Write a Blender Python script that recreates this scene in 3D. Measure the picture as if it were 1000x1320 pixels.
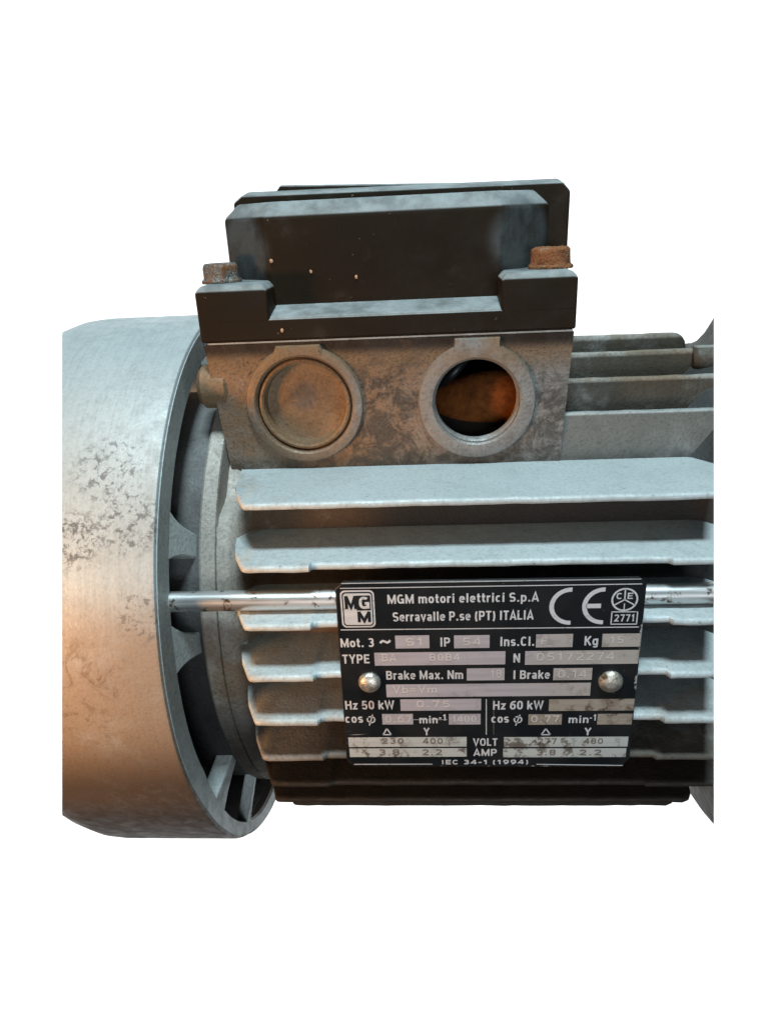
import bpy, bmesh, math, random
from mathutils import Vector, Matrix

# ------------------------------------------------------------------ reset
for o in list(bpy.data.objects):
    bpy.data.objects.remove(o, do_unlink=True)
scene = bpy.context.scene
COL = scene.collection
U = 0.001                       # the motor is measured in millimetres

# ------------------------------------------------------------------ camera
FWD = Vector((-0.06004, 0.92346, -0.37897)).normalized()
RIGHT = Vector((0.99791, 0.04646, -0.04488)).normalized()
UP = RIGHT.cross(FWD).normalized()
CAM = Vector((61.84, -211.67, 103.41)) * U
cd = bpy.data.cameras.new('camera')
cam = bpy.data.objects.new('camera', cd)
COL.objects.link(cam)
cam.matrix_world = Matrix(((RIGHT.x, UP.x, -FWD.x, CAM.x),
                           (RIGHT.y, UP.y, -FWD.y, CAM.y),
                           (RIGHT.z, UP.z, -FWD.z, CAM.z),
                           (0, 0, 0, 1)))
cd.sensor_fit = 'HORIZONTAL'
cd.sensor_width = 36.0
cd.lens = 36.0 * 0.916
cd.clip_start = 0.01
cd.clip_end = 50.0
scene.camera = cam

# ------------------------------------------------------------------ world, lamps, exposure
world = bpy.data.worlds.new('World')
scene.world = world
world.use_nodes = True
bg = world.node_tree.nodes['Background']
bg.inputs[0].default_value = (0.72, 0.86, 1.0, 1)
bg.inputs[1].default_value = 0.03

def area(name, loc, target, sx, sy, power, col):
    l = bpy.data.lights.new(name, 'AREA')
    l.shape = 'RECTANGLE'
    l.size, l.size_y, l.energy, l.color = sx, sy, power, col
    o = bpy.data.objects.new(name, l)
    COL.objects.link(o)
    o.location = loc
    o.rotation_euler = (Vector(target) - Vector(loc)).to_track_quat('-Z', 'Y').to_euler()
    return o

area('key_lamp', (0.05, -0.27, 0.92), (0.06, -0.05, 0.04), 0.20, 0.14, 10.4, (0.76, 0.94, 1.0))
area('fill_lamp', (0.16, -0.75, 0.05), (0.06, -0.05, 0.03), 0.30, 0.20, 1.55, (0.88, 0.95, 1.0))
wl = area('warm_lamp', (-0.23, -0.25, 0.018), (-0.036, -0.074, 0.016), 0.08, 0.08, 0.075, (1.0, 0.47, 0.16))
wl.data.spread = math.radians(32)
BOARD = CAM + FWD * 1.9
for sx in (1, -1):
    for sy in (1, -1):
        area('backdrop_lamp', CAM + FWD * 0.5 + RIGHT * sx + UP * sy, BOARD + RIGHT * 0.7 * sx + UP * sy, 0.4, 0.4, 24, (1, 1, 1))

scene.view_settings.view_transform = 'Standard'
scene.view_settings.look = 'None'
scene.view_settings.exposure = 0.0
scene.view_settings.gamma = 1.0
scene.view_settings.use_curve_mapping = False
scene.render.engine = 'CYCLES'

# ------------------------------------------------------------------ materials
class NT:
    def __init__(self, name):
        self.m = bpy.data.materials.new(name)
        self.m.use_nodes = True
        self.t = self.m.node_tree
        self.b = self.t.nodes['Principled BSDF']
        self.co = self.t.nodes.new('ShaderNodeTexCoord').outputs['Object']
        s = self.t.nodes.new('ShaderNodeSeparateXYZ')
        self.t.links.new(self.co, s.inputs[0])
        self.xyz = s.outputs
    def n(self, kind, **ins):
        nd = self.t.nodes.new(kind)
        for k, v in ins.items():
            if k.startswith('_'):
                setattr(nd, k[1:], v)
        return nd
    def put(self, sock, v):
        if hasattr(v, 'is_output'):
            self.t.links.new(v, sock)
        elif isinstance(v, (tuple, list)):
            sock.default_value = tuple(v) + ((1,) if len(v) == 3 and sock.type == 'RGBA' else ())
        else:
            sock.default_value = v
    def noise(self, scale, detail=3, rough=.55, stretch=None, warp=0):
        nd = self.n('ShaderNodeTexNoise')
        v = self.co
        if stretch:
            mp = self.n('ShaderNodeMapping')
            mp.inputs['Scale'].default_value = stretch
            self.put(mp.inputs['Vector'], v)
            v = mp.outputs[0]
        self.put(nd.inputs['Vector'], v)
        nd.inputs['Scale'].default_value = scale
        nd.inputs['Detail'].default_value = detail
        nd.inputs['Roughness'].default_value = rough
        nd.inputs['Distortion'].default_value = warp
        return nd.outputs['Fac']
    def ramp(self, v, a, b, lo=0., hi=1.):
        nd = self.n('ShaderNodeMapRange', _interpolation_type='SMOOTHSTEP')
        self.put(nd.inputs['Value'], v)
        nd.inputs['From Min'].default_value = a
        nd.inputs['From Max'].default_value = b
        nd.inputs['To Min'].default_value = lo
        nd.inputs['To Max'].default_value = hi
        return nd.outputs[0]
    def math(self, op, a, b=0.):
        nd = self.n('ShaderNodeMath', _operation=op)
        self.put(nd.inputs[0], a); self.put(nd.inputs[1], b)
        return nd.outputs[0]
    def mix(self, f, a, b):
        nd = self.n('ShaderNodeMix', _data_type='RGBA')
        self.put(nd.inputs[0], f); self.put(nd.inputs[6], a); self.put(nd.inputs[7], b)
        return nd.outputs[2]
    def blob(self, c, r, soft=.5):
        """a round patch in motor space: 1 at its middle, 0 beyond r (mm)"""
        d = self.n('ShaderNodeVectorMath', _operation='DISTANCE')
        self.put(d.inputs[0], self.co)
        d.inputs[1].default_value = [v * U for v in c]
        return self.ramp(d.outputs['Value'], r * U, r * U * soft)
    def bump(self, h, dist, strength=1., prev=None):
        nd = self.n('ShaderNodeBump')
        self.put(nd.inputs['Height'], h)
        nd.inputs['Distance'].default_value = dist * U
        nd.inputs['Strength'].default_value = strength
        if prev is not None:
            self.put(nd.inputs['Normal'], prev)
        return nd.outputs[0]
    def done(self, col, rough, metal=0., normal=None, spec=.5):
        self.put(self.b.inputs['Base Color'], col)
        self.put(self.b.inputs['Roughness'], rough)
        self.put(self.b.inputs['Metallic'], metal)
        self.put(self.b.inputs['Specular IOR Level'], spec)
        if normal is not None:
            self.put(self.b.inputs['Normal'], normal)
        return self.m

def cast(name, base=(.46, .50, .505), dark=.72, rough=.5, metal=.3, grain=.12, stains_shades=(), specks=.0, lathe=False, lump=2., spec=.5):
    k = NT(name)
    fine = k.noise(1250, 3, .65)
    mid = k.noise(260, 4, .6)
    big = k.noise(45, 3)
    col = k.mix(k.ramp(big, .35, .68), base, tuple(c * dark for c in base))
    col = k.mix(k.ramp(mid, .42, .72, 0, .35), col, tuple(c * .55 for c in base))
    if lathe:
        rings = k.noise(60, 5, .7, (22, 1, 1))
        col = k.mix(k.ramp(rings, .42, .68, 0, .30), col, tuple(c * .6 for c in base))
    col = k.mix(k.ramp(fine, .50, .30, 0, min(.5, grain * 2)), col, tuple(min(.8, c * 1.35) for c in base))
    for f in stains_shades:
        fac, sc = f(k)
        col = k.mix(fac, col, sc)
    if specks:
        pits = k.ramp(k.noise(520, 3, .65), .64 + (1 - specks) * .08, .76, 0, .85)
        col = k.mix(pits, col, (.05, .05, .05))
    col = k.mix(k.ramp(fine, .48, .72, 0, min(.6, grain * 3.0)), col, (.02, .018, .016))
    nm = k.bump(fine, grain * 1.6, 1.)
    nm = k.bump(mid, grain * lump, .6, nm)
    return k.done(col, k.ramp(mid, .3, .7, rough - .08, rough + .14), metal, nm, spec)

BROWN = (.20, .115, .055)
def axis_stain_shade(ax, a, b, color, scale=60, lo=.3, hi=.62, amt=.9):  # stain fading along an axis; also carries painted-in light and shade
    def f(k):
        m = k.ramp(k.xyz[ax], a * U, b * U)
        return k.math('MULTIPLY', m, k.ramp(k.noise(scale, 5, .65), lo, hi, 0, amt)), color
    return f
def flank_shade(color, lo=.25, hi=.5, amt=.92, top=.965):
    # shade painted on the flanks of a rib, its lit top edge left bright
    def f(k):
        g = k.n('ShaderNodeTexCoord'); s = k.n('ShaderNodeSeparateXYZ'); k.put(s.inputs[0], g.outputs['Generated'])
        return k.math('MULTIPLY', k.ramp(s.outputs[2], top + .01, top - .02), k.ramp(k.noise(70, 5, .65), lo, hi, .55, amt)), color
    return f
def patch_stain(c, r, color, scale=300, lo=.48, hi=.6, amt=.9, warp=1.5):
    def f(k):
        return k.math('MULTIPLY', k.blob(c, r), k.ramp(k.noise(scale, 5, .7, None, warp), lo, hi, 0, amt)), color
    return f

M = {}
M['shroud'] = cast('cast_aluminium_housing', (.45, .50, .505), .93, .44, .08, .05, lathe=True, spec=.22, stains_shades=[
    axis_stain_shade(2, 33, 17, (.25, .158, .086), 60, .02, .55, .72),  # warm light on the lower front painted in as brown
    axis_stain_shade(2, -2, -28, (.10, .077, .058), 60, .02, .42, .92),  # shade of the underside painted into the colour
    axis_stain_shade(2, -30, -48, (.055, .047, .040), 90, .15, .5, .85),  # underside shade painted deeper near the bottom
    patch_stain((-12, -56, 50), 13, (.085, .085, .085), 640, .49, .62, .7, .35),
    patch_stain((-6, -66, 42), 10, (.085, .085, .085), 640, .48, .61, .7, .35),
    patch_stain((-19, -66, 38), 10, (.07, .07, .07), 640, .46, .60, .8, .35),
    patch_stain((-3, -76, 24), 8, (.12, .11, .10), 700, .5, .62, .7, .35),
    patch_stain((-20, -72, 5), 20, (.14, .09, .05), 160, .48, .68, .7, 1.5),
    patch_stain((-10, -70, -38), 22, (.17, .16, .145), 300, .48, .68, .5, 1)])
M['spoke'] = cast('cast_aluminium_spoke', (.44, .50, .50), .8, .6, .2, .09)
M['frame'] = cast('cast_aluminium_frame', (.42, .395, .355), .75, .6, .2, .11, specks=.5, stains_shades=[
    axis_stain_shade(2, 30, 0, (.19, .12, .065), 70, .34, .60, .8),
    axis_stain_shade(0, 13, 17, (.13, .082, .045), 90, .15, .45, .95),  # brown dirt, with warm light in the left gaps painted in
    axis_stain_shade(0, 34, 56, (.030, .033, .035), 50, .05, .4, .97),  # gap grime, deepened by painted-in shade between the fins
    axis_stain_shade(2, 4, -30, (.03, .024, .018), 50, .12, .45, .92)])  # grime and painted-in shade of the lower gaps
M['fin'] = cast('cast_aluminium_fin', (.47, .53, .54), .92, .55, .15, .07, specks=.3, stains_shades=[
    axis_stain_shade(0, 34, 18, (.33, .27, .20), 150, .48, .70, .55),
    axis_stain_shade(2, 14, -8, (.28, .23, .18), 110, .42, .66, .4)])
M['low_fin'] = cast('grimy_shaded_fin', (.24, .23, .21), .6, .6, .2, .14, specks=.4, stains_shades=[
    axis_stain_shade(2, -8, -24, (.022, .018, .013), 60, .02, .3, .95)])  # grime together with the low fins' shade, painted into the colour
M['flange'] = cast('dark_flange', (.17, .165, .15), .6, .6, .1, .1, specks=.4, spec=.2, stains_shades=[axis_stain_shade(2, -20, -50, (.05, .045, .04), 60, .1, .4, .9)])  # darker towards the bottom
M['mid_fin'] = cast('soiled_shaded_fin', (.33, .32, .30), .7, .6, .15, .1, specks=.5, stains_shades=[axis_stain_shade(0, 24, 40, (.08, .07, .055), 70, .2, .5, .85)])  # soiled, with part of the lower fins' shade painted in
M['top_fin'] = cast('dusty_shaded_fin', (.40, .41, .39), .7, .6, .2, .12, specks=.5, stains_shades=[
    axis_stain_shade(2, 48, 64, (.19, .135, .075), 70, .36, .62, .8),
    flank_shade((.042, .034, .022))])
M['shelf'] = cast('ribbed_shelf_metal', (.40, .42, .41), .75, .6, .2, .12, specks=.6, stains_shades=[flank_shade((.13, .135, .125), .2, .5, .95, .97), axis_stain_shade(2, 48, 43, (.05, .048, .042), 110, .3, .6, .8)])
M['box'] = cast('cast_aluminium_box', (.22, .22, .21), .7, .58, .2, .16, specks=.55, stains_shades=[
    axis_stain_shade(0, 96, 34, (.225, .122, .052), 45, .18, .56, .94),  # dust brown, with warm light from the left painted in
    axis_stain_shade(2, 66, 74, (.19, .115, .055), 60, .2, .5, .85),
    axis_stain_shade(2, 72.5, 75.5, (.022, .016, .011), 110, .18, .45, .95),
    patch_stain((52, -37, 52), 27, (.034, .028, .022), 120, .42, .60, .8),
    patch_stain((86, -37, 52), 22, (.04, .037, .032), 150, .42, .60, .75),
    axis_stain_shade(2, 50, 45, (.06, .048, .036), 130, .3, .6, .75),
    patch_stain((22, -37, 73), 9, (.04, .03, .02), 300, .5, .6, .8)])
M['boss'] = cast('machined_boss', (.25, .248, .24), .8, .5, .25, .10, specks=.4, stains_shades=[
    axis_stain_shade(0, 72, 20, (.19, .115, .055), 60, .22, .52, .85),
    axis_stain_shade(2, 64, 73, (.21, .13, .065), 70, .25, .55, .8)])
M['knockout'] = cast('knockout_disc', (.24, .155, .085), .7, .6, .2, .12, specks=.6, stains_shades=[
    patch_stain((30, -36, 63), 5.5, (.10, .09, .085), 200, .3, .5, .8)])
M['dark'] = cast('shaded_cavity_metal', (.06, .062, .063), .6, .6, .2, .12)  # near-black colour stands in for the shade inside the channel

M['drum'] = cast('drum_metal', (.13, .135, .135), .6, .6, .1, .1, specks=.4, stains_shades=[axis_stain_shade(2, 24, 12, (.022, .022, .022), 60, 0, .2, .95)])  # lower half blackened: shade painted into the colour
def plastic():
    k = NT('black_lid_plastic')
    fine = k.noise(1400, 2); mid = k.noise(160, 5, .65); big = k.noise(30, 3)
    col = k.mix(k.ramp(big, .35, .7), (.016, .0098, .0048), (.024, .0148, .0072))
    g = k.n('ShaderNodeNewGeometry')
    s = k.n('ShaderNodeSeparateXYZ'); k.put(s.inputs[0], g.outputs['Normal'])
    dust_sheen = k.math('MULTIPLY', k.ramp(s.outputs[2], .35, .6), k.ramp(mid, .25, .7, .45, 1.))  # settled dust, plus a painted-in sheen on upward faces
    col = k.mix(dust_sheen, col, (.31, .345, .35))
    smear = k.math('MULTIPLY', k.ramp(k.noise(60, 5, .7), .5, .72), k.ramp(mid, .4, .65, 0, .16))
    col = k.mix(smear, col, (.16, .15, .14))
    for c in ((15, -23, 98), (86, -23, 98)):  # paler patches: side reflections painted onto the diagonal faces
        diag_sheen = k.math('MULTIPLY', k.blob(c, 11.5, .6), k.ramp(k.noise(110, 5, .7), .25, .6, .25, 1.))
        col = k.mix(diag_sheen, col, (.085, .097, .10))
    col = k.mix(k.ramp(k.noise(900, 2), .74, .78, 0, .8), col, (.30, .23, .16))
    nm = k.bump(fine, .05, .7)
    return k.done(col, k.ramp(mid, .3, .7, .5, .65), 0, nm, .14)
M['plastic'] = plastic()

def rusty(name, base, rust, lo, hi):
    k = NT(name)
    a = k.noise(420, 5, .7); f = k.noise(1700, 3)
    m = k.ramp(a, lo, hi)
    col = k.mix(m, base, rust)
    col = k.mix(k.ramp(f, .5, .75, 0, .7), col, tuple(c * .35 for c in rust))
    nm = k.bump(f, .35, .9); nm = k.bump(a, .9, .9, nm)
    return k.done(col, k.ramp(m, 0, 1, .42, .9), k.ramp(m, 0, 1, .7, 0.), nm)
M['bolt_grey'] = rusty('oxidised_bolt', (.21, .21, .20), (.18, .085, .036), .47, .60)
M['bolt_rust'] = rusty('rusty_bolt', (.36, .24, .15), (.25, .095, .034), .30, .47)

k = NT('plated_rod'); st = k.noise(500, 4, .6, (.06, 1, 1)); sp = k.noise(300, 4, .7)
M['rod'] = k.done(k.mix(k.ramp(sp, .56, .66), (.60, .62, .62), (.13, .08, .05)), k.ramp(st, .3, .7, .26, .5), .85, k.bump(st, .08, .5))

def plate_mat():
    k = NT('black_anodised_plate')
    a = k.noise(520, 5, .7); b = k.noise(90, 4)
    col = k.mix(k.ramp(b, .4, .7), (.006, .008, .010), (.016, .017, .018))
    edge = k.ramp(k.xyz[0], 104.6 * U, 108 * U)
    hi = k.math('MULTIPLY', k.math('ADD', k.blob((107.6, -75, 17), 9, .3), k.blob((107.4, -75, 4), 4.5, .3)), edge)
    hi = k.math('ADD', hi, k.math('MULTIPLY', k.ramp(k.xyz[2], -18.2 * U, -20 * U), .75))
    chip = k.ramp(k.math('MULTIPLY', hi, k.math('ADD', a, .25)), .60, .66)
    scr = k.noise(160, 3, .6, (.25, 1, 4.5))
    chip = k.math('MAXIMUM', chip, k.math('MULTIPLY', k.blob((45, -75, -10), 6, .3), k.ramp(scr, .6, .64)))
    dots = k.ramp(k.noise(1150, 2), .77, .80, 0, .5)
    chip = k.math('MAXIMUM', chip, dots)
    col = k.mix(chip, col, (.40, .41, .40))
    return k.done(col, .34, 0, k.bump(a, .03, .5), .45)
M['plate'] = plate_mat()

def silver(name, c, stain=0., rough=.42, tint=None, wear=0.):
    k = NT(name)
    br = k.noise(420, 4, .6, (.12, 1, 3)); a = k.noise(330, 5, .7); b = k.noise(55, 3)
    col = k.mix(k.ramp(br, .35, .7, 0, .4), c, tuple(v * .62 for v in c))
    if tint:
        col = k.mix(k.ramp(k.xyz[0], 74 * U, 98 * U, 0, .8), col, tint)
    if stain:
        col = k.mix(k.math('MULTIPLY', k.ramp(a, .50, .62, 0, stain), k.ramp(b, .35, .6)), col, (.10, .058, .03))
    if wear:
        col = k.mix(k.math('MULTIPLY', k.ramp(k.noise(1000, 4, .7), .56, .66, 0, wear), k.ramp(b, .4, .6, .25, 1.)), col, (.015, .016, .018))
    return k.done(col, rough, .35, k.bump(a, .04, .4))
M['field'] = silver('brushed_field', (.58, .555, .61), .3, .45, (.57, .53, .47))
M['field_low'] = silver('worn_field', (.70, .74, .72), .85)
M['field_mid'] = silver('stained_field', (.50, .44, .37), .85)
M['print'] = silver('silver_print', (.84, .88, .92), wear=.5)
M['stamp'] = silver('stamped_digit', (.88, .86, .85), 0, .3)
M['stain'] = silver('faded_digit', (.26, .22, .18), .3)
M['ink'] = NT('black_ink').done((.010, .011, .013), .4)

k = NT('rivet_metal'); a = k.noise(260, 5, .7)
M['rivet'] = k.done(k.mix(k.ramp(a, .54, .68), (.66, .63, .56), (.14, .09, .05)), k.ramp(a, .4, .6, .34, .6), .85, k.bump(a, .5, .8))
k = NT('orange_insulation'); a = k.noise(260, 5, .7)
M['cable'] = k.done(k.mix(k.ramp(a, .4, .7), (.27, .085, .018), (.12, .038, .01)), .8, 0, k.bump(a, 1.2, .6), .2)
k = NT('paint_chip'); M['chip'] = k.done((.55, .33, .20), .7)
k = NT('white_paper'); a = k.noise(20, 3); M['paper'] = k.done(k.mix(a, (.88, .88, .88), (.90, .90, .90)), .9, 0, None, .1)

# ------------------------------------------------------------------ mesh helpers (millimetres in, metres out)
ROOT = Vector((60, 0, -100)) * U
def finish(bm, name, mat, parent, smooth=True, bevel=0, cut=True):
    if cut:
        slice_ends(bm)
    bmesh.ops.recalc_face_normals(bm, faces=bm.faces[:])
    bmesh.ops.scale(bm, vec=(U, U, U), verts=bm.verts[:])
    me = bpy.data.meshes.new(name)
    bm.to_mesh(me); bm.free()
    return link(me, name, mat, parent, smooth, bevel)
def link(me, name, mat, parent, smooth=True, bevel=0):
    if smooth:
        for p in me.polygons: p.use_smooth = True
    me.materials.clear()
    me.materials.append(M[mat])
    o = bpy.data.objects.new(name, me)
    COL.objects.link(o)
    if parent is not None:
        o.parent = parent
        if parent.type == 'EMPTY':
            o.location = -ROOT
    if bevel:
        b = o.modifiers.new('bevel', 'BEVEL')
        b.width = bevel * U; b.segments = 3; b.limit_method = 'ANGLE'; b.angle_limit = math.radians(25)
        b.harden_normals = False
    if smooth:
        e = me.attributes.get('sharp_edge')
        me.set_sharp_from_angle(angle=math.radians(38 if not bevel else 60))
    return o
# the motor goes no further than the photograph shows it: two saw cuts
C0 = CAM / U
CUTS = [(C0, Vector((-0.88208, -0.42712, 0.19875))), (C0, Vector((0.93213, -0.34266, 0.11715)))]
def slice_ends(bm):
    for co, no in CUTS:
        if not any((v.co - co).dot(no) > 0 for v in bm.verts):
            continue
        r = bmesh.ops.bisect_plane(bm, geom=bm.verts[:] + bm.edges[:] + bm.faces[:], dist=1e-4,
                                   plane_co=co, plane_no=no, clear_outer=True)
        ed = [g for g in r['geom_cut'] if isinstance(g, bmesh.types.BMEdge)]
        if ed:
            bmesh.ops.triangle_fill(bm, use_beauty=True, use_dissolve=False, edges=ed)
def box(bm, x0, x1, y0, y1, z0, z1):
    v = [bm.verts.new((x, y, z)) for x in (x0, x1) for y in (y0, y1) for z in (z0, z1)]
    for f in ((0, 1, 3, 2), (4, 6, 7, 5), (0, 4, 5, 1), (2, 3, 7, 6), (0, 2, 6, 4), (1, 5, 7, 3)):
        bm.faces.new([v[i] for i in f])
def loft(bm, rings, caps=True):
    vs = [[bm.verts.new(p) for p in r] for r in rings]
    n = len(vs[0])
    for a, b in zip(vs, vs[1:]):
        for i in range(n):
            bm.faces.new((a[i], a[(i + 1) % n], b[(i + 1) % n], b[i]))
    if caps:
        bm.faces.new(vs[0]); bm.faces.new(vs[-1][::-1])
    return vs
def interp(t, tab):
    if t <= tab[0][0]: return tab[0][1]
    for (a, va), (b, vb) in zip(tab, tab[1:]):
        if t <= b:
            f = (t - a) / (b - a); return va + (vb - va) * f
    return tab[-1][1]
def turn(bm, prof, n=160):
    """closed profile of (x, r or r(phi)) turned about the motor's axis; phi = 0 faces -y, up positive"""
    cols = []
    for i in range(n):
        ph = -180 + 360 * i / n
        a = math.radians(ph)
        cols.append([bm.verts.new((x, -math.cos(a) * (r(ph) if callable(r) else r), math.sin(a) * (r(ph) if callable(r) else r))) for x, r in prof])
    m = len(prof)
    for i in range(n):
        A, B = cols[i], cols[(i + 1) % n]
        for j in range(m):
            bm.faces.new((A[j], A[(j + 1) % m], B[(j + 1) % m], B[j]))
def cyl_x(bm, x0, x1, y, z, r, n=24, ch=0.):
    pr = [(x0, r - ch), (x0 + ch, r), (x1 - ch, r), (x1, r - ch)] if ch else [(x0, r), (x1, r)]
    loft(bm, [[(x, y + q * math.cos(2 * math.pi * i / n), z + q * math.sin(2 * math.pi * i / n)) for i in range(n)] for x, q in pr])
def new(): return bmesh.new()
rnd = random.Random(7)

# ------------------------------------------------------------------ setting
bm = new()
w = 4.5
for sx, sy in ((-1, -1), (1, -1), (1, 1), (-1, 1)):
    bm.verts.new(BOARD + RIGHT * w * sx + UP * w * sy)
bm.faces.new(bm.verts[:])
me = bpy.data.meshes.new('backdrop'); bm.to_mesh(me); bm.free()
bd = link(me, 'backdrop', 'paper', None)
bd['kind'] = 'structure'
bd['label'] = 'plain white paper backdrop behind the motor'

# ------------------------------------------------------------------ the motor
motor = bpy.data.objects.new('electric_motor', None)
COL.objects.link(motor)
motor.location = ROOT
motor['label'] = 'dusty grey cast aluminium electric motor with black lidded terminal box and nameplate'
motor['category'] = 'motor'

# --- end housing on the left: rim, hub and spokes
def mirror(ph): return ph if ph >= -90 else -180 - ph
def sym(tab): return lambda ph: interp(mirror(ph), tab)
def off(f, d): return lambda ph: f(ph) + d
def scl(f, k): return lambda ph: f(ph) * k
R_OUT = sym([(-90, 101), (-82, 98), (-74, 94.2), (-64, 89.6), (-53, 86), (-45, 83.4), (-37, 81.6), (-30, 80.5), (-22, 80), (90, 80)])
R_IN = sym([(-90, 93), (-84, 92), (-77, 90), (-62, 84), (-53, 80.5), (-44, 77.2), (-33, 74), (-24, 72), (0, 71.3), (90, 72)])
R_HUB = sym([(-90, 80), (-78, 78), (-63, 71), (-52, 68), (-40, 66), (-28, 64.3), (90, 64)])
R_HUB2 = off(R_HUB, -1.6)
bm = new()
turn(bm, [(0, off(R_OUT, -.7)), (-.3, off(R_OUT, -.2)), (-1, R_OUT), (-34, R_OUT), (-39, off(R_OUT, -.5)), (-43, off(R_OUT, -1.8)), (-47, off(R_OUT, -4.4)),
          (-50, off(R_OUT, -8)), (-52, off(R_OUT, -14)), (-52, 22), (9, 22), (9, off(R_HUB, -.4)), (8.6, R_HUB), (5.4, R_HUB), (4.8, off(R_HUB, -.6)), (4.6, R_HUB2),
          (-40, off(R_HUB2, -1)), (-40, off(R_IN, -.5)), (-.6, R_IN), (0, off(R_IN, .5))], 180)
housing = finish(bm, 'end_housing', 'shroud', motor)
bm = new()
turn(bm, [(-39.7, off(R_HUB2, -1.5)), (-39.7, R_IN), (-38.9, R_IN), (-38.9, off(R_HUB2, -1.5))], 90)
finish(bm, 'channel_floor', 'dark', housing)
bm = new()
turn(bm, [(-38.9, off(R_HUB2, -2)), (-38.9, off(R_HUB2, .4)), (4.4, off(R_HUB2, .4)), (4.4, off(R_HUB2, -2))], 90)
finish(bm, 'brake_drum', 'drum', housing)
bm = new()
turn(bm, [(4.5, off(R_HUB, -2)), (4.7, off(R_HUB, -.4)), (5.3, off(R_HUB, .08)), (8.8, off(R_HUB, .08)), (8.98, off(R_HUB, -.3)), (9.0, off(R_HUB, -2))], 160)
finish(bm, 'hub_band', 'frame', housing)
bm = new()
turn(bm, [(-51.8, off(R_OUT, -9.5)), (-70, off(R_OUT, -9.5)), (-70, 22), (-51.8, 22)], 120)
finish(bm, 'fan_cover', 'plastic', motor)
bm = new()
turn(bm, [(-38.9, off(R_IN, .6)), (-38.9, off(R_IN, -.35)), (-3.0, off(R_IN, -.35)), (-3.0, off(R_IN, .6))], 120)
finish(bm, 'channel_shade_sleeve', 'dark', housing)  # added dark sleeve that stands in for shade in the channel
# the face of the rim is its own rough casting
bm = new()
turn(bm, [(-.2, off(R_OUT, -1.0)), (.25, off(R_OUT, -1.0)), (.25, off(R_IN, .4)), (-.2, off(R_IN, .4))], 180)
finish(bm, 'rim_face', 'spoke', housing)
def spoke(r0, r1, h0, h1, depth=13, fx=4.2, fil=2.2):
    """angles at the rim (r0..r1) and at the hub (h0..h1)"""
    bm = new()
    def P(x, ph, r):
        a = math.radians(ph); return (x, -math.cos(a) * r, math.sin(a) * r)
    ring = []
    n = 6
    for i in range(n + 1):
        t = i / n
        fl = fil * (1 - t) ** 3              # cast fillet where it meets the rim
        a, b = r0 + (h0 - r0) * t - fl, r1 + (h1 - r1) * t + fl
        def R(ph): return (R_IN(ph) + 1.0) * (1 - t) + (R_HUB2(ph) - 1) * t
        x = .1 + fx * t
        ring.append([P(x, a, R(a)), P(x, b, R(b)), P(x - depth, b, R(b)), P(x - depth, a, R(a))])
    loft(bm, ring)
    finish(bm, 'spoke', 'spoke', housing, bevel=.5)
spoke(28.5, 34, 26.6, 32.2)
spoke(6, 12.5, 4.5, 9.5)
spoke(-42, -36.5, -37.5, -33.5, 5, fil=1.2)
spoke(-65, -62.3, -60, -57.8, 3.5, fil=.5)
spoke(76, 82, 76, 82)
bm = new()
cyl_x(bm, 3.6, 12, -32, 66.0, 5.6, 28, 1.2)
finish(bm, 'screw_boss', 'knockout', housing)

# --- frame: barrel, fins
# the shoulder ring dips under the terminal box
def R_SH(d): return lambda ph: max(57.2, R_HUB(ph) - d - interp(mirror(ph), [(30, 0), (36, 1.2), (42, 6.2), (90, 6.4)]))
bm = new()
turn(bm, [(9, 30), (9.02, off(R_HUB, -.5)), (9.25, R_SH(0)), (11.4, R_SH(0)), (12.6, R_SH(.5)), (13.8, R_SH(2)), (15.4, R_SH(4.4)), (17, 57.6), (19, 57), (124, 57), (128, 58), (134, 64), (139, 65), (139, 30)], 160)
frame = finish(bm, 'frame', 'frame', motor)

def side_fin(z, tip, root, x0r, x0t, x1, notch=0., nx0=34.2, nx1=114.2, mat='fin', round_end=False, x1r=None):
    bm = new()
    xs = [0., .35, .8]
    st = []
    L = [(x0r, root), (x0r + (x0t - x0r) * .5, (root + tip) * .5), (x0t - .8, tip + 1.4), (x0t, tip + .25)]
    # left end leans outwards from root to tip: stations carry their own tip depth
    X = [(x0r, root - 1.0), (x0r + (x0t - x0r) * .28, tip + 11.5), (x0r + (x0t - x0r) * .48, tip + 7.0), (x0t - .5, tip + .9), (x0t + .1, tip + .25), (x0t + 1.2, tip)]
    x = x0t + 4
    while x < x1 - 3:
        t = tip + rnd.uniform(-.10, .13)
        if nx0 < x < nx1: t += notch
        X.append((x, t)); x += rnd.uniform(2.5, 4.5)
    if notch:
        X += [(nx0 - .4, tip), (nx0 + .4, tip + notch), (nx1 - .4, tip + notch), (nx1 + .4, tip)]
    if round_end:
        X += [(x1 - 3.2, tip), (x1 - 1.2, tip + .9), (x1 - .2, tip + 2.6), (x1, tip + 5), (x1 + .1, root - 1)]
    else:
        X += [(x1, tip)]
    X.sort()
    rings = []
    for x, t in X:
        t = min(t, root - .8)
        j = rnd.uniform(-.08, .08)
        w = (t - root) / (tip - root)
        zt = z + j * w
        rings.append([(x, root, z - 1.7), (x, t + .35, zt), (x, t + .08, zt + .15), (x, t, zt + .45), (x, t + .05, zt + .95), (x, t + .35, zt + 1.35),
                      (x, t + 1.1, zt + 1.6), (x, root, z + 1.3)])
    loft(bm, rings)
    o = finish(bm, 'fin', mat, frame)
    return o
Z0, DZ, RF = 5.57, 12.59, 76.17
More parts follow.
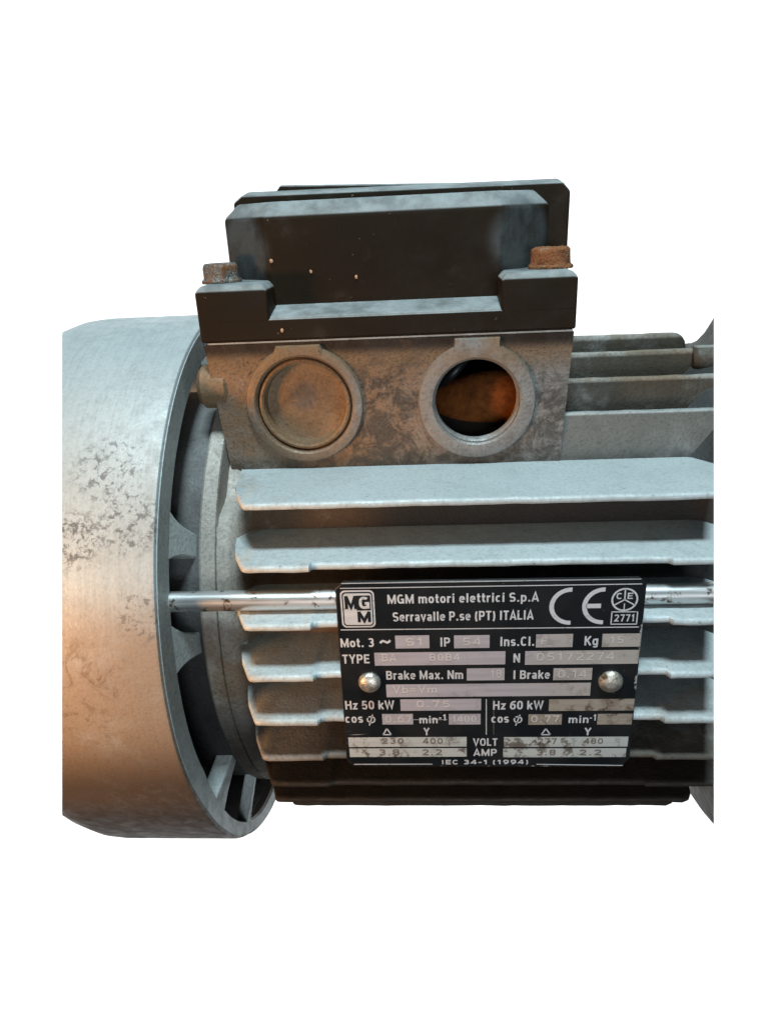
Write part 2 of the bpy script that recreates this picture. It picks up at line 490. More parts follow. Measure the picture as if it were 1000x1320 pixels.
for kf in range(1, 10):
    z = Z0 + (4 - kf) * DZ
    tip = -math.sqrt(RF * RF - z * z)
    root = -math.sqrt(max(56.5 ** 2 - z * z, 18 ** 2))
    notch = {2: 1.2, 3: 1.2, 4: 1.5, 5: 1.4, 6: .9, 7: .5}.get(kf, 0)
    end = 150 if kf < 8 else (130.5 if kf == 8 else 131)
    x0 = {8: 17.2, 9: 19}.get(kf, 18.9)
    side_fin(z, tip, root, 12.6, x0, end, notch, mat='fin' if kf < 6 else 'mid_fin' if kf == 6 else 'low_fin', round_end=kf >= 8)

def top_fin(y, ztop, x0, x1, th=2.6, zb=40, mat='top_fin', round_end=0.):
    bm = new()
    X = [x0]
    x = x0 + 3
    while x < x1 - round_end - 2:
        X.append(x); x += rnd.uniform(2.5, 4.5)
    sec = [(xx, ztop + rnd.uniform(-.1, .1)) for xx in X]
    if round_end:
        for q in (0, .25, .5, .75, 1):
            a = q * math.pi / 2
            sec.append((x1 - round_end + round_end * math.sin(a), ztop - round_end * (1 - math.cos(a))))
        sec.append((x1 + .8, ztop - round_end - 3))
    else:
        sec.append((x1, ztop))
    rings = []
    for xx, zt in sec:
        rings.append([(xx, y - .9, zb), (xx, y + .0, zt - .9), (xx, y + .25, zt - .25), (xx, y + .8, zt), (xx, y + th - .8, zt), (xx, y + th - .2, zt - .4), (xx, y + th, zt - 1), (xx, y + th + .8, zb)])
    loft(bm, rings)
    return finish(bm, 'fin', mat, frame)
top_fin(-35.7, 56.6, 92, 150, 3.0, 42, 'shelf')
top_fin(-24.5, 62.8, 92, 150)
top_fin(-12.5, 67.4, 92, 136.6, round_end=1.2)
top_fin(-.5, 70.0, 92, 136.2, round_end=3.5)

# --- tie rod
bm = new()
cyl_x(bm, -6, 150, -67, 22.4, 2.45, 32)
finish(bm, 'tie_rod', 'rod', motor)

# --- flange on the right
bm = new()
R_FL = lambda top: (lambda ph: 64 if ph > 102 else interp(mirror(ph), [(-90, 90), (-30, 86), (10, 80), (40, top), (92, top), (102, 64)]))
turn(bm, [(139.5, 40), (139.5, 63), (141.5, 66), (145.2, lambda ph: min(75.5, R_FL(75.5)(ph))), (151, R_FL(76)), (156, R_FL(76)), (156, 40)], 160)
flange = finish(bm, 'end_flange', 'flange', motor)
bm = new()
cyl_x(bm, 134, 143.5, -11.5, 64.2, 4.0, 28, 1.0)
finish(bm, 'flange_screw', 'top_fin', flange)

# --- terminal box
XA = lambda z: 7.0 + (77.5 - z) * .088        # left and right edges lean in (casting draft)
XB = lambda z: 97.0 - (77.5 - z) * .060
YF = -36.7
def wall_holes(bm, x_of, z0, z1, cx, cz, r, yf, yb, n=72, through=True, recess=2.):
    """a panel between the x_of[0](z), x_of[1](z) edges with a round opening"""
    def edge(a):
        c, s = math.cos(a), math.sin(a)
        hx0, hx1, hz0, hz1 = cx - 52 if False else None, None, z0 - cz, z1 - cz
        L, Rr = x_of[0], x_of[1]
        best = 1e9
        if s > 1e-9: best = min(best, hz1 / s)
        if s < -1e-9: best = min(best, hz0 / s)
        lo, hi = 0., best
        for _ in range(50):
            m = (lo + hi) / 2
            X, Z = cx + c * m, cz + s * m
            if L(Z) <= X <= Rr(Z) and z0 <= Z <= z1: lo = m
            else: hi = m
        return cx + c * lo, cz + s * lo
    angs = [2 * math.pi * i / n for i in range(n)]
    for zc in (z0, z1):
        for f in x_of:
            angs.append(math.atan2(zc - cz, f(zc) - cx) % (2 * math.pi))
    angs = sorted(angs)
    E = [edge(a) for a in angs]
    C = [(cx + r * math.cos(a), cz + r * math.sin(a)) for a in angs]
    N = len(angs)
    fo = [bm.verts.new((x, yf, z)) for x, z in E]
    fi = [bm.verts.new((x, yf, z)) for x, z in C]
    bo = [bm.verts.new((x, yb, z)) for x, z in E]
    bi = [bm.verts.new((x, yb, z)) for x, z in C]
    for i in range(N):
        j = (i + 1) % N
        for q in ((fo[i], fo[j], fi[j], fi[i]), (bo[j], bo[i], bi[i], bi[j]), (fi[i], fi[j], bi[j], bi[i]), (fo[j], fo[i], bo[i], bo[j])):
            bm.faces.new(q)
bm = new()
MIDX = lambda z: 52.0
wall_holes(bm, (XA, MIDX), 42.5, 77.0, 30.8, 61.4, 12.0, YF, YF + 5)
wall_holes(bm, (MIDX, XB), 42.5, 77.0, 73.9, 60.9, 10.6, YF, YF + 5)
box(bm, 10.5, 14, YF + 5, 32, 44, 76.9)
box(bm, 90.5, 94, YF + 5, 32, 44, 76.9)
box(bm, 10.5, 94, 32.1, 36, 44, 76.9)
box(bm, 14.1, 90.4, YF + 5.1, 32, 42, 45.5)
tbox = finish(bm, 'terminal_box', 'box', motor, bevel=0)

def boss(cx, cz, ro, ri, tx0, tx1, tz, y0, y1):
    """raised ring with a square tab on top"""
    bm = new()
    n = 96
    out, inn = [], []
    for i in range(n):
        a = 2 * math.pi * i / n
        x, z = cx + ro * math.cos(a), cz + ro * math.sin(a)
        if z > cz and tx0 - .01 <= x <= tx1 + .01:
            z = tz
        out.append((x, z)); inn.append((cx + ri * math.cos(a), cz + ri * math.sin(a)))
    # square up the tab corners
    for i in range(n):
        a, b = out[i], out[(i + 1) % n]
        if b[1] == tz and a[1] < tz: out[(i + 1) % n] = (tx1, tz)
        if a[1] == tz and b[1] < tz: out[i] = (tx0, tz)
    ch = .45
    def ring(pts, y, d=0):
        r = []
        for x, z in pts:
            l = math.hypot(x - cx, z - cz); r.append((x - (x - cx) / l * d, y, z - (z - cz) / l * d))
        return r
    loft_r = [ring(out, y1, -.35), ring(out, y0 + ch, 0), ring(out, y0 + .12, .15), ring(out, y0, ch), ring(inn, y0, -ch), ring(inn, y0 + ch, 0), ring(inn, y1, 0)]
    vs = [[bm.verts.new(p) for p in r] for r in loft_r]
    for A, B in zip(vs, vs[1:] + vs[:1]):
        for i in range(n):
            j = (i + 1) % n
            bm.faces.new((A[i], A[j], B[j], B[i]))
    return finish(bm, 'cable_entry_ring', 'boss', tbox)
boss(30.8, 61.4, 14.7, 12.2, 25.0, 35.8, 76.3, YF - 1.1, YF + .3)
boss(73.9, 60.9, 14.4, 10.62, 68.6, 79.4, 76.5, YF - 1.1, YF + .3)
# blind disc in the left entry
bm = new()
pr = [(12.05, YF + 1.2), (11.4, YF - .2), (10.9, YF - .35), (10.4, YF + .1), (10.0, YF + 3.0), (9.4, YF + 3.3), (6, YF + 2.9), (2.2, YF + 2.7), (.9, YF + 2.65)]
rg = [[(30.8 + r * math.cos(2 * math.pi * i / 72), y, 61.4 + r * math.sin(2 * math.pi * i / 72)) for i in range(72)] for r, y in pr]
vs = loft(bm, rg, caps=False); bm.faces.new(vs[-1])
finish(bm, 'knockout_disc', 'knockout', tbox)
# thread rings in the open entry
for i in range(3):
    bm = new()
    ys = YF + .6 + i * 1.3
    pr = [(10.65, ys), (10.2, ys + .45), (10.65, ys + .9)]
    loft_r = [[(73.9 + r * math.cos(2 * math.pi * q / 64), y, 60.9 + r * math.sin(2 * math.pi * q / 64)) for q in range(64)] for r, y in pr]
    vs = [[bm.verts.new(p) for p in r] for r in loft_r]
    for A, B in zip(vs, vs[1:] + vs[:1]):
        for q in range(64):
            j = (q + 1) % 64
            bm.faces.new((A[q], A[j], B[j], B[q]))
    finish(bm, 'thread', 'boss', tbox)
# cable seen through the open entry
def tube(bm, pts, r, n=16):
    rings = []
    for i, p in enumerate(pts):
        p = Vector(p)
        d = (Vector(pts[min(i + 1, len(pts) - 1)]) - Vector(pts[max(i - 1, 0)])).normalized()
        s = d.cross(Vector((0, 0, 1))).normalized(); t = s.cross(d)
        rings.append([p + s * r * math.cos(2 * math.pi * k / n) + t * r * math.sin(2 * math.pi * k / n) for k in range(n)])
    loft(bm, rings)
def curve_pts(ctrl, n=8):
    out = []
    P = [Vector(ctrl[0])] + [Vector(c) for c in ctrl] + [Vector(ctrl[-1])]
    for i in range(1, len(P) - 2):
        for s in range(n):
            t = s / n
            a, b, c, d = P[i - 1], P[i], P[i + 1], P[i + 2]
            out.append(.5 * ((2 * b) + (c - a) * t + (2 * a - 5 * b + 4 * c - d) * t * t + (3 * b - a - 3 * c + d) * t ** 3))
    out.append(Vector(ctrl[-1]))
    return out
bm = new(); tube(bm, curve_pts([(58, 2, 46), (68, -12, 53), (77, -18, 56.8), (86, -18, 57), (92, -12, 56)]), 7.6, 28)
finish(bm, 'orange_cable', 'cable', tbox)
bm = new(); tube(bm, curve_pts([(62, -10, 58), (68, -20, 64), (74, -16, 70), (80, -5, 74)]), 1.3)
finish(bm, 'black_wire', 'ink', tbox)
bm = new(); box(bm, 8.2, 96.6, YF - .25, 36, 77.15, 77.55)  # added pale strip standing in for the lit edge under the lid
finish(bm, 'lit_seam_strip', 'fin', tbox)

# --- lid
bm = new()
box(bm, 6.8, 97.2, -37.6, 37.6, 77.7, 82.9)
# sloping ledge between the ears
loft(bm, [[(x, -37.4, 80), (x, -37.4, 82.95), (x, -36.9, 83.25), (x, -27.5, 85.2), (x, -27.5, 80)] for x in (24.0, 79.8)])
for a, b in ((6.8, 24.3), (79.5, 97.2)):
    for y0, y1 in ((-37.6, -14), (14, 37.6)):
        s = 1.3
        loft(bm, [[(a, y0, 82), (b, y0, 82), (b, y1, 82), (a, y1, 82)], [(a, y0, 89.6), (b, y0, 89.6), (b, y1, 89.6), (a, y1, 89.6)],
                  [(a + s, y0 + s, 91.0), (b - s, y0 + s, 91.0), (b - s, y1, 91.0), (a + s, y1, 91.0)]])
def octo(d, z, dt=0.):
    return [(23.2 + d * .3 - dt, -28 + d, z), (80.3 - d * .3 + dt, -28 + d, z), (93.2 - d, -16.3 + d * .3, z), (93.2 - d, 27 - d, z), (10.6 + d, 27 - d, z), (10.6 + d, -16.3 + d * .3, z)]
loft(bm, [octo(0, 82, -.7), octo(0, 105.2), octo(.5, 106.0), octo(3.4, 108.7), octo(4.2, 109.0)])
# stepped top: two taller blocks behind
def block(pts, ys):
    loft(bm, [[(x, y, z + (rise if z > 100 else 0)) for x, z in pts] for y, rise in ys])
block([(13.6, 96), (13.2, 109.3), (15.6, 111.0), (96.6, 110.5), (98.6, 108.3), (98.4, 80), (60, 80)], ((-15.2, 0), (-8, 1.1), (28, 1.0)))
block([(22.9, 100), (22.9, 111.6), (24.4, 113.4), (97.0, 110.9), (98.0, 109.5), (98, 100)], ((-8.1, 0), (24, 0)))
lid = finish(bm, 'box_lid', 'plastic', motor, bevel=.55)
for x, z in ((24.2, 95.6), (33.8, 92.7), (44.9, 91), ):
    bm = new(); bmesh.ops.create_icosphere(bm, subdivisions=2, radius=.45)
    bmesh.ops.scale(bm, vec=(.8 if x > 30 else 1, .35, 1.0), verts=bm.verts[:])
    for v in bm.verts: v.co += Vector((x + rnd.uniform(-.06, .06), -28.2 + rnd.uniform(-.04, .04), z + rnd.uniform(-.08, .08)))
    finish(bm, 'paint_fleck', 'chip', lid)
bm = new(); bmesh.ops.create_icosphere(bm, subdivisions=2, radius=.5)
for v in bm.verts: v.co = Vector((27.1 + v.co.x * .8, -37.8 + v.co.y * .3, 80.1 + v.co.z))
finish(bm, 'paint_fleck', 'chip', lid)

def bolt(x, y, z, r, h, mat, rot, sides=6, rough=.0):
    bm = new()
    n = 48
    rings = []
    for q, zz in ((1.08, 0), (1.14, .2), (1.13, .7), (1.02, 1.15), (1, 1.5), (1, h - 1.1), (.965, h - .45), (.84, h), (.74, h + .05), (.5, h - .25), (.2, h - .45)):
        ring = []
        for i in range(n):
            a = 2 * math.pi * i / n
            if sides:
                s = math.pi / sides
                rr = r * math.cos(s) / math.cos((a + rot) % (2 * s) - s)
                rr = rr * .8 + r * .97 * .2 if q > .9 else r * .95 * q
                rr *= q if q > .9 else 1
            else:
                rr = r * q
            rr += rnd.uniform(-rough, rough)
            ring.append((x + rr * math.cos(a), y + rr * math.sin(a), z + zz + rnd.uniform(-rough, rough) * .7))
        rings.append(ring)
    loft(bm, rings)
    finish(bm, 'bolt', mat, lid)
bolt(10.9, -26.5, 90.9, 4.9, 4.6, 'bolt_grey', .3)
bolt(92.4, -26.5, 90.9, 4.7, 4.9, 'bolt_rust', .1, 0, .2)

# --- nameplate
YP = -75.0
bm = new()
out = [(42.2, 30.9), (105.9, 30.75), (107.5, 29.3), (107.7, -17.6), (105.9, -20.3), (41.6, -19.9), (39.9, -18.0), (40.5, 29.4)]
loft(bm, [[(x, YP + 1.0, z) for x, z in out], [(x, YP, z) for x, z in out]])
plate = finish(bm, 'nameplate', 'plate', motor, bevel=.25, cut=False)
# bright worn edge along the top
def flat(polys, name, mat, y):
    bm = new()
    for p in polys:
        bm.faces.new([bm.verts.new((x, y, z)) for x, z in p])
    for f in bm.faces:
        f.normal_update()
        if f.normal.y > 0: f.normal_flip()
    bmesh.ops.scale(bm, vec=(U, U, U), verts=bm.verts[:])
    me = bpy.data.meshes.new(name); bm.to_mesh(me); bm.free()
    return link(me, name, mat, plate, smooth=False)
def rect(x0, x1, z0, z1): return [(x0, z0), (x1, z0), (x1, z1), (x0, z1)]
def stroke(x0, z0, x1, z1, w):
    d = Vector((x1 - x0, z1 - z0)).normalized() * w / 2
    return [(x0 - d.y, z0 + d.x), (x0 + d.y, z0 - d.x), (x1 + d.y, z1 - d.x), (x1 - d.y, z1 + d.x)]
def arc(cx, cz, r0, r1, a0, a1, n=32):
    q = []
    for i in range(n):
        s, t = math.radians(a0 + (a1 - a0) * i / n), math.radians(a0 + (a1 - a0) * (i + 1) / n)
        q.append([(cx + r0 * math.cos(s), cz + r0 * math.sin(s)), (cx + r1 * math.cos(s), cz + r1 * math.sin(s)),
                  (cx + r1 * math.cos(t), cz + r1 * math.sin(t)), (cx + r0 * math.cos(t), cz + r0 * math.sin(t))])
    return q
def rrect(x0, x1, z0, z1, r, n=6):
    p = []
    for cx, cz, a in ((x1 - r, z1 - r, 0), (x0 + r, z1 - r, 90), (x0 + r, z0 + r, 180), (x1 - r, z0 + r, 270)):
        for i in range(n + 1):
            t = math.radians(a + 90 * i / n); p.append((cx + r * math.cos(t), cz + r * math.sin(t)))
    return p
L1, L2, L3 = YP - .05, YP - .10, YP - .15
# ------------------------------------------------------------------ plain condensed grotesque, drawn as strokes
HW = .088
def sup(cx, cy, rx, ry, a0, a1, n=14):
    p = []
    for i in range(n + 1):
        a = math.radians(a0 + (a1 - a0) * i / n); c, s = math.cos(a), math.sin(a)
        p.append((cx + rx * math.copysign(abs(c) ** .78, c), cy + ry * math.copysign(abs(s) ** .78, s)))
    return p
def glyph(ch):
    h = HW; W = .62; X = .73; xc = X - h          # cap width, x-height, its centre line
    def O(w, y0, y1, a0=0, a1=360): return sup(w / 2, (y0 + y1) / 2, w / 2 - h, (y1 - y0) / 2, a0, a1, 22)
    B = h; T = 1 - h
    if ch == ' ': return .30, []
    if ch == '.': return .24, [[(.12, 0), (.12, .19)]]
    if ch == 'M': return .82, [[(h, 0), (h, 1)], [(h, .98), (.41, .12), (.82 - h, .98)], [(.82 - h, 0), (.82 - h, 1)]]
    if ch == 'N': return .66, [[(h, 0), (h, 1)], [(h, .97), (.66 - h, .03)], [(.66 - h, 0), (.66 - h, 1)]]
    if ch == 'G': return .66, [O(.66, B, T, 48, 325), [(.36, .46), (.66 - h, .46), (.66 - h, 0)]]
    if ch == 'C': return W, [O(W, B, T, 42, 318)]
    if ch == 'O': return .66, [O(.66, B, T)]
    if ch == 'S': return .60, [sup(.30, .70, .30 - h, .21, 25, 250, 14) + sup(.30, .29, .30 - h, .20, 80, -155, 14)]
    if ch == 's': return .50, [sup(.25, .51, .25 - h, .135, 25, 250, 12) + sup(.25, .225, .25 - h, .135, 80, -155, 12)]
    if ch == 'P': return .60, [[(h, 0), (h, 1)], [(h, T), (.34, T)] + sup(.34, .68, .26 - h, T - .68, 80, -80, 8) + [(.34, .45), (h, .45)]]
    if ch == 'B': return .62, [[(h, 0), (h, 1)], [(h, T), (.34, T)] + sup(.34, .73, .25 - h, T - .73, 80, -80, 8) + [(.34, .53), (h, .53)],
                               [(.34, .53)] + sup(.35, .31, .27 - h, .22, 80, -80, 8) + [(.34, B), (h, B)]]
    if ch == 'T': return .56, [[(0, T), (.56, T)], [(.28, 0), (.28, T)]]
    if ch == 'I': return .26, [[(.13, 0), (.13, 1)]]
    if ch == 'L': return .50, [[(h, 1), (h, B), (.50, B)]]
    if ch == 'E': return .54, [[(.54, T), (h, T), (h, B), (.54, B)], [(h, .52), (.50, .52)]]
    if ch == 'F': return .52, [[(.52, T), (h, T), (h, 0)], [(h, .50), (.47, .50)]]
    if ch == 'H': return .66, [[(h, 0), (h, 1)], [(.66 - h, 0), (.66 - h, 1)], [(h, .52), (.66 - h, .52)]]
    if ch == 'A': return .66, [[(.05, 0), (.33, .97), (.61, 0)], [(.17, .27), (.49, .27)]]
    if ch == 'V': return .64, [[(.05, 1), (.32, .04), (.59, 1)]]
    if ch == 'W': return .94, [[(.05, 1), (.25, .06), (.47, .94), (.69, .06), (.89, 1)]]
    if ch == 'Y': return .62, [[(.05, 1), (.31, .45), (.57, 1)], [(.31, 0), (.31, .45)]]
    if ch == 'K': return .64, [[(h, 0), (h, 1)], [(.58, 1), (.16, .46)], [(.25, .57), (.60, 0)]]
    if ch == 'k': return .54, [[(h, 0), (h, 1)], [(.48, X), (.14, .33)], [(.23, .43), (.50, 0)]]
    if ch == 'o': return .54, [O(.54, B, xc)]
    if ch == 'e': return .53, [[(h, .38), (.53 - h, .38)] + sup(.265, .365, .265 - h, xc - .365, 5, 320, 18)]
    if ch == 'c': return .50, [O(.50, B, xc, 45, 315)]
    if ch == 'a': return .52, [sup(.25, .50, .24 - h, xc - .50, 165, 0, 8) + [(.50 - h, 0)], sup(.26, .22, .25 - h, .135, 75, 285, 10) + [(.42, .14)], [(.26, .36), (.42, .40)]]
    if ch == 'n': return .54, [[(h, 0), (h, X)], sup(.27, .46, .27 - h, xc - .46, 180, 0, 10) + [(.54 - h, 0)]]
    if ch == 'm': return .84, [[(h, 0), (h, X)], sup(.255, .46, .255 - h, xc - .46, 180, 0, 10) + [(.42, 0)], sup(.585, .46, .255 - h, xc - .46, 180, 0, 10) + [(.84 - h, 0)]]
    if ch == 'r': return .36, [[(h, 0), (h, X)], sup(.30, .42, .30 - h, xc - .42, 180, 90, 8) + [(.36, xc)]]
    if ch == 'i': return .24, [[(.12, 0), (.12, X)], [(.12, .82), (.12, 1)]]
    if ch == 'l': return .24, [[(.12, 0), (.12, 1)]]
    if ch == 't': return .34, [[(.15, .95), (.15, .20)] + sup(.27, .20, .12, .11, 180, 260, 5) + [(.34, B)], [(0, xc), (.33, xc)]]
    if ch == 'v': return .52, [[(.05, X), (.26, .05), (.47, X)]]
    if ch == 'x': return .52, [[(.05, X), (.47, 0)], [(.47, X), (.05, 0)]]
    if ch == 'z': return .48, [[(.03, xc), (.40, xc), (.09, B), (.47, B)]]
    if ch == 'p': return .55, [[(h, X), (h, -.24)], O(.55, B, xc)]
    if ch == 'b': return .55, [[(h, 0), (h, 1)], O(.55, B, xc)]
    if ch == 'g': return .55, [O(.55, B, xc), [(.55 - h, X), (.55 - h, -.02)] + sup(.275, -.02, .275 - h, .14, 0, -150, 8)]
    if ch == '(': return .32, [sup(.46, .42, .34, .62, 128, 232, 10)]
    if ch == ')': return .32, [sup(-.14, .42, .34, .62, 52, -52, 10)]
    if ch == '-': return .36, [[(.03, .40), (.33, .40)]]
    if ch == '=': return .56, [[(.04, .30), (.52, .30)], [(.04, .60), (.52, .60)]]
    if ch == '/': return .40, [[(.03, 0), (.37, 1)]]
    if ch == '~': return .80, [[(.05, .35), (.14, .50), (.26, .56), (.40, .48), (.54, .40), (.66, .46), (.75, .61)]]
    if ch == '0': return .58, [O(.58, B, T)]
    if ch == '1': return .44, [[(.06, .76), (.20, .80), (.27, .96)], [(.27, 0), (.27, 1)]]
    if ch == '2': return .58, [sup(.29, .70, .29 - h, .21, 165, -30, 12) + [(.11, B), (.56, B)]]
    if ch == '3': return .58, [sup(.28, .715, .28 - h, .195, 150, -85, 12), [(.24, .52)] + sup(.28, .30, .29 - h, .215, 85, -155, 12)]
    if ch == '4': return .60, [[(.43, 0), (.43, 1)], [(.40, .97), (.07, .30), (.58, .30)]]
    if ch == '5': return .58, [[(.52, T), (.16, T), (.12, .50)] + sup(.29, .32, .29 - h, .24, 120, -155, 14)]
    if ch == '6': return .58, [O(.58, B, .60), sup(.50, .40, .50 - h, T - .40, 180, 85, 8)]
    if ch == '7': return .54, [[(.03, T), (.47, T), (.22, 0)]]
    if ch == '8': return .58, [O(.58, .53, T), O(.58, B, .53)]
    if ch == '9': return .58, [O(.58, .40, T), sup(.08, .60, .50 - h, .60 - B, 0, -85, 8)]
    return .5, []
def ribbon(p, hw):
    """a stroke of half-width hw along p, mitred"""
    q = [Vector(a) for a in p]
    q = [a for i, a in enumerate(q) if i == 0 or (a - q[i - 1]).length > 1e-5]
    L, R = [], []
    for i, a in enumerate(q):
        d0 = (a - q[i - 1]).normalized() if i else None
        d1 = (q[i + 1] - a).normalized() if i + 1 < len(q) else None
        d0 = d0 or d1; d1 = d1 or d0
        n0, n1 = Vector((-d0.y, d0.x)), Vector((-d1.y, d1.x))
        m = n0 + n1
        m = m.normalized() if m.length > .05 else n1
        k = hw / max(.45, m.dot(n1))
        L.append(a + m * k); R.append(a - m * k)
    return [[L[i], R[i], R[i + 1], L[i + 1]] for i in range(len(q) - 1)]
def lettering(s, x0, x1, zb, h, mat, y, name='lettering', weight=1.):
    pen, out, gap = 0., [], .13
    for ch in s:
        w, st = glyph(ch)
        for j, p in enumerate(st):
            out.append((j, [(pen + a, b) for a, b in p]))
        pen += w + (gap if ch != ' ' else .02)
    pen -= gap
    lo = min(b for _, p in out for _, b in p) if s == '~' else 0.
    sz = h / (.73 if s == 'cos' else 1.)
    if s == '~': sz = h / .30
    sx = (x1 - x0) / pen
    bm = new()
    for j, p in out:
        # stroke in a space with the true aspect so that it keeps its weight
        path = [(a * sx, (b - lo) * sz) for a, b in p]
        for quad in ribbon(path, HW * weight * (.55 * sz + .45 * sx)):
            bm.faces.new([bm.verts.new((x0 + v.x, y - .007 * j, zb + v.y)) for v in quad])
    for f in bm.faces:
        f.normal_update()
        if f.normal.y > 0: f.normal_flip()
    bmesh.ops.scale(bm, vec=(U, U, U), verts=bm.verts[:])
    me = bpy.data.meshes.new(name); bm.to_mesh(me); bm.free()
    return link(me, name, mat, plate, smooth=False)

TEXTS=[
    ('MGM motori elettrici S.p.A', 51.9, 84.74, 25.5, 2.28, 'print'),
    ('Serravalle P.se (PT) ITALIA', 52.89, 83.73, 20.98, 2.37, 'print'),
    ('Mot. 3', 40.77, 48.33, 14.42, 2.33, 'print'),
    ('~', 49.6, 52.18, 15.38, 0.86, 'print'),
    ('S1', 55.45, 59.49, 14.64, 2.06, 'stamp'),
    ('IP', 63.22, 65.45, 14.3, 2.35, 'print'),
    ('54', 68.15, 72.44, 14.54, 2.05, 'stamp'),
    ('TYPE', 40.91, 47.09, 10.04, 2.42, 'print'),
    ('BA', 49.92, 53.27, 10.55, 2.02, 'stamp'),
    ('80B4', 60.75, 67.68, 10.52, 2.0, 'stamp'),
    ('Ins.Cl.', 76.58, 84.17, 14.2, 2.42, 'print'),
    ('F', 85.59, 86.81, 14.6, 1.78, 'stamp'),
    ('Kg', 95.18, 98.14, 14.13, 2.41, 'print'),
    ('15', 100.67, 103.68, 14.6, 1.9, 'stamp'),
    ('N', 79.64, 81.1, 9.82, 2.39, 'print'),
    ('05172274', 84.66, 102.06, 10.21, 2.16, 'stamp'),
    ('Brake Max. Nm', 50.73, 68.32, 5.52, 2.38, 'print'),
    ('18', 74.49, 77.08, 5.76, 2.22, 'stamp'),
    ('I Brake', 79.67, 87.94, 5.34, 2.35, 'print'),
    ('0.14', 89.66, 96.23, 5.56, 2.21, 'stamp'),
    ('Vb=Vm', 52.08, 62.36, 1.77, 2.01, 'stamp'),
    ('Hz 50 kW', 40.68, 52.15, -2.82, 2.48, 'print'),
    ('0.75', 57.34, 65.33, -2.33, 1.95, 'stamp'),
    ('cos', 40.41, 44.62, -6.7, 1.81, 'print'),
    ('φ', 45.39, 47.72, -6.72, 2.0, 'print'),
    ('0.67', 49.87, 56.24, -6.58, 1.99, 'stamp'),
    ('min', 57.97, 62.28, -6.96, 2.13, 'print'),
    ('-1', 62.52, 64.33, -6.18, 1.79, 'print'),
    ('1400', 65.66, 71.4, -6.7, 1.98, 'stamp'),
    ('Δ', 49.1, 51.25, -10.4, 1.92, 'print'),
    ('Y', 58.92, 60.28, -10.46, 2.16, 'print'),
    ('230', 48.78, 54.08, -12.93, 1.65, 'stain'),
    ('400', 58.58, 63.45, -12.99, 1.66, 'stain'),
    ('3.8', 47.82, 52.97, -16.39, 1.79, 'stain'),
    ('2.2', 58.29, 63.2, -16.43, 1.78, 'stain'),
    ('VOLT', 70.64, 76.37, -13.71, 2.23, 'print'),
    ('AMP', 70.72, 76.26, -16.73, 2.07, 'print'),
    ('Hz 60 kW', 75.21, 86.76, -3.15, 2.45, 'print'),
    ('cos', 74.88, 78.95, -6.94, 1.78, 'print'),
    ('φ', 79.82, 82.28, -6.98, 1.97, 'print'),
    ('0.77', 83.98, 90.59, -6.84, 1.96, 'stamp'),
    ('min', 92.75, 97.37, -7.13, 2.1, 'print'),
    ('-1', 97.55, 99.12, -6.46, 1.77, 'print'),
    ('Δ', 86.5, 88.79, -10.64, 1.91, 'print'),
    ('Y', 96.64, 98.15, -10.7, 2.14, 'print'),
    ('277', 85.71, 90.3, -13.14, 1.64, 'stain'),
    ('480', 96.6, 101.15, -13.19, 1.63, 'stain'),
    ('3.8', 85.63, 90.26, -16.54, 1.66, 'stain'),
    ('2.2', 95.64, 101.0, -16.58, 1.65, 'stain'),
    ('IEC 34-1 (1994)', 62.96, 83.9, -19.26, 1.3, 'print'),
]
FIELDS=[
    (53.17, 60.83, 13.91, 17.32),
    (66.35, 74.26, 13.8, 17.16),
    (48.25, 77.82, 9.37, 12.87),
    (84.5, 92.59, 13.75, 17.17),
    (99.01, 107.2, 13.66, 17.07),
    (82.22, 107.34, 9.16, 12.82),
    (69.15, 77.71, 5.07, 8.37),
    (88.7, 97.36, 4.93, 8.16),
    (50.55, 97.26, 0.59, 4.16),
    (53.68, 72.45, -3.31, -0.03),
    (49.21, 56.49, -7.27, -4.19),
    (64.92, 72.35, -7.39, -4.32),
    (40.75, 69.08, -13.91, -11.02),
    (40.8, 69.07, -16.96, -14.36),
    (88.06, 107.42, -3.66, -0.37),
    (83.46, 91.19, -7.57, -4.56),
    (99.37, 107.31, -7.64, -4.56),
    (77.88, 106.9, -14.1, -11.15),
    (77.74, 106.7, -17.21, -14.54),
]
LINES= [(41.62, 29.54, 106.44, 29.36, 0.21), (41.05, 19.0, 106.69, 18.69, 0.24), (41.69, -19.21, 60.79, -19.22, 0.24), (85.81, -19.35, 106.21, -19.76, 0.24), (73.64, -0.18, 73.71, -10.4, 0.21), (75.33, -0.2, 75.45, -10.41, 0.03), (56.54, -5.9, 64.52, -5.96, 0.1)]
for i, (x0, x1, z0, z1) in enumerate(FIELDS):
    flat([rect(x0, x1, z0, z1)], 'field', 'field_low' if z1 < -10 else ('field_mid' if x0 > 83 and z1 < 0 else 'field'), L1)
for x0, z0, x1, z1, w in LINES:
    flat([stroke(x0, z0, x1, z1, w)], 'rule_line', 'print', L1)
flat([stroke(42.0, 30.72, 106.2, 30.55, .16)], 'rule_line', 'print', L1)

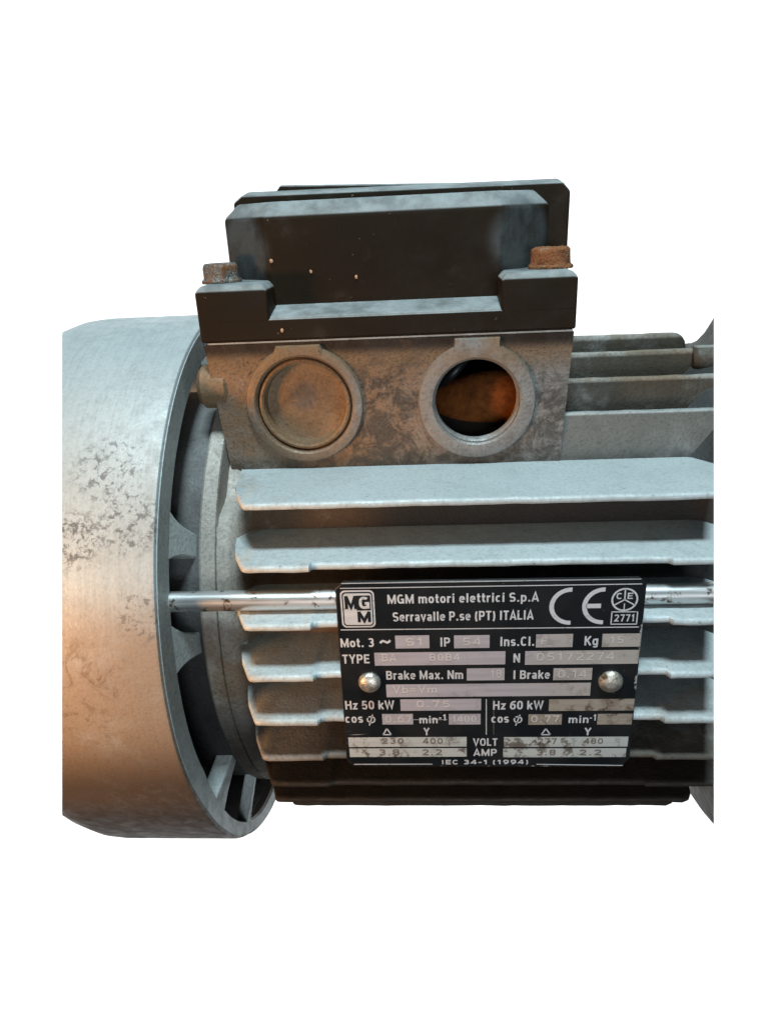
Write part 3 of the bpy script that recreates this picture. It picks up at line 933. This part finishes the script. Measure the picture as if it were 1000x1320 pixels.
for s, x0, x1, zb, h, kind in TEXTS:
    if s == 'Δ':
        w = .32; xm = (x0 + x1) / 2
        A, B, Cc = (x0 + .1, zb + .15), (x1 - .1, zb + .15), (xm, zb + h)
        flat([stroke(*A, *B, w), stroke(*B, *Cc, w), stroke(*Cc, *A, w)], 'delta_symbol', 'print', L1)
    elif s == 'φ':
        cx, r = (x0 + x1) / 2, h * .46
        flat([q for q in arc(cx, zb + r, r - .22, r + .12, -130, 130, 24)] + arc(cx, zb + r, r - .22, r + .12, 150, 230, 10)
             + [stroke(cx - .5, zb - .8, cx + .45, zb + h + .35, .3)], 'phi_symbol', 'print', L1)
    elif kind == 'print':
        lettering(s, x0, x1, zb, h, 'print', L1)
    else:
        lettering(s, x0, x1, zb, h, kind, L2, 'stamped_digits', .78)
# maker's mark
lg = flat([rrect(41.5, 49.0, 19.6, 29.0, 1.1)], 'emblem', 'print', L1)
flat([rrect(41.86, 48.64, 19.98, 28.62, .9)], 'emblem_gap', 'ink', L2)
flat([rrect(42.15, 48.4, 20.3, 28.3, .7)], 'emblem_field', 'print', L3)
flat([rect(45.0, 48.15, 24.0, 27.75)], 'emblem_square', 'ink', L3 - .05)
lettering('M', 42.5, 45.1, 24.4, 3.3, 'ink', L3 - .05, 'emblem_letter', 1.25)
lettering('G', 45.6, 47.9, 24.5, 2.9, 'print', L3 - .1, 'emblem_letter', 1.15)
lettering('M', 45.1, 48.0, 21.0, 2.7, 'ink', L3 - .05, 'emblem_letter', 1.25)
# conformity mark
flat(arc(91.7, 24.15, 3.62, 4.62, 88, 272, 40), 'mark_letter', 'print', L1)
flat(arc(98.72, 24.1, 3.58, 4.58, 88, 272, 40) + [rect(95.0, 98.15, 23.6, 24.7)], 'mark_letter', 'print', L1)
flat(arc(103.1, 25.6, 2.45, 2.85, 0, 360, 48) + [stroke(103.1, 25.6, 103.05, 28.2, .3), stroke(103.1, 25.6, 101.0, 24.3, .3), stroke(103.1, 25.6, 105.2, 24.3, .3)], 'round_mark', 'print', L1)
lettering('C', 101.25, 102.6, 25.75, 1.5, 'print', L1, 'mark_letter', .9)
lettering('E', 103.6, 104.8, 25.75, 1.5, 'print', L1, 'mark_letter', .9)
lettering('I', 102.95, 103.3, 23.15, 1.5, 'print', L1, 'mark_letter', .9)
flat([stroke(100.5, 19.5, 106.2, 19.45, .26), stroke(100.5, 22.6, 106.1, 22.55, .26), stroke(100.6, 19.5, 100.6, 22.6, .26), stroke(106.1, 19.45, 106.1, 22.55, .26)], 'mark_frame', 'print', L1)
lettering('2771', 101.2, 105.6, 20.15, 1.8, 'print', L1, 'mark_letter', .9)
# rivets
for x, z, r in ((46.8, 4.9, 2.6), (101.6, 4.5, 2.75)):
    bm = new()
    rg = [[(x + r * q * math.cos(2 * math.pi * i / 40), YP - hh, z + r * q * math.sin(2 * math.pi * i / 40)) for i in range(40)]
          for q, hh in ((1, -.2), (1, .25), (.93, .75), (.8, 1.15), (.6, 1.45), (.35, 1.62), (.1, 1.68))]
    loft(bm, rg)
    finish(bm, 'rivet', 'rivet', plate, cut=False)
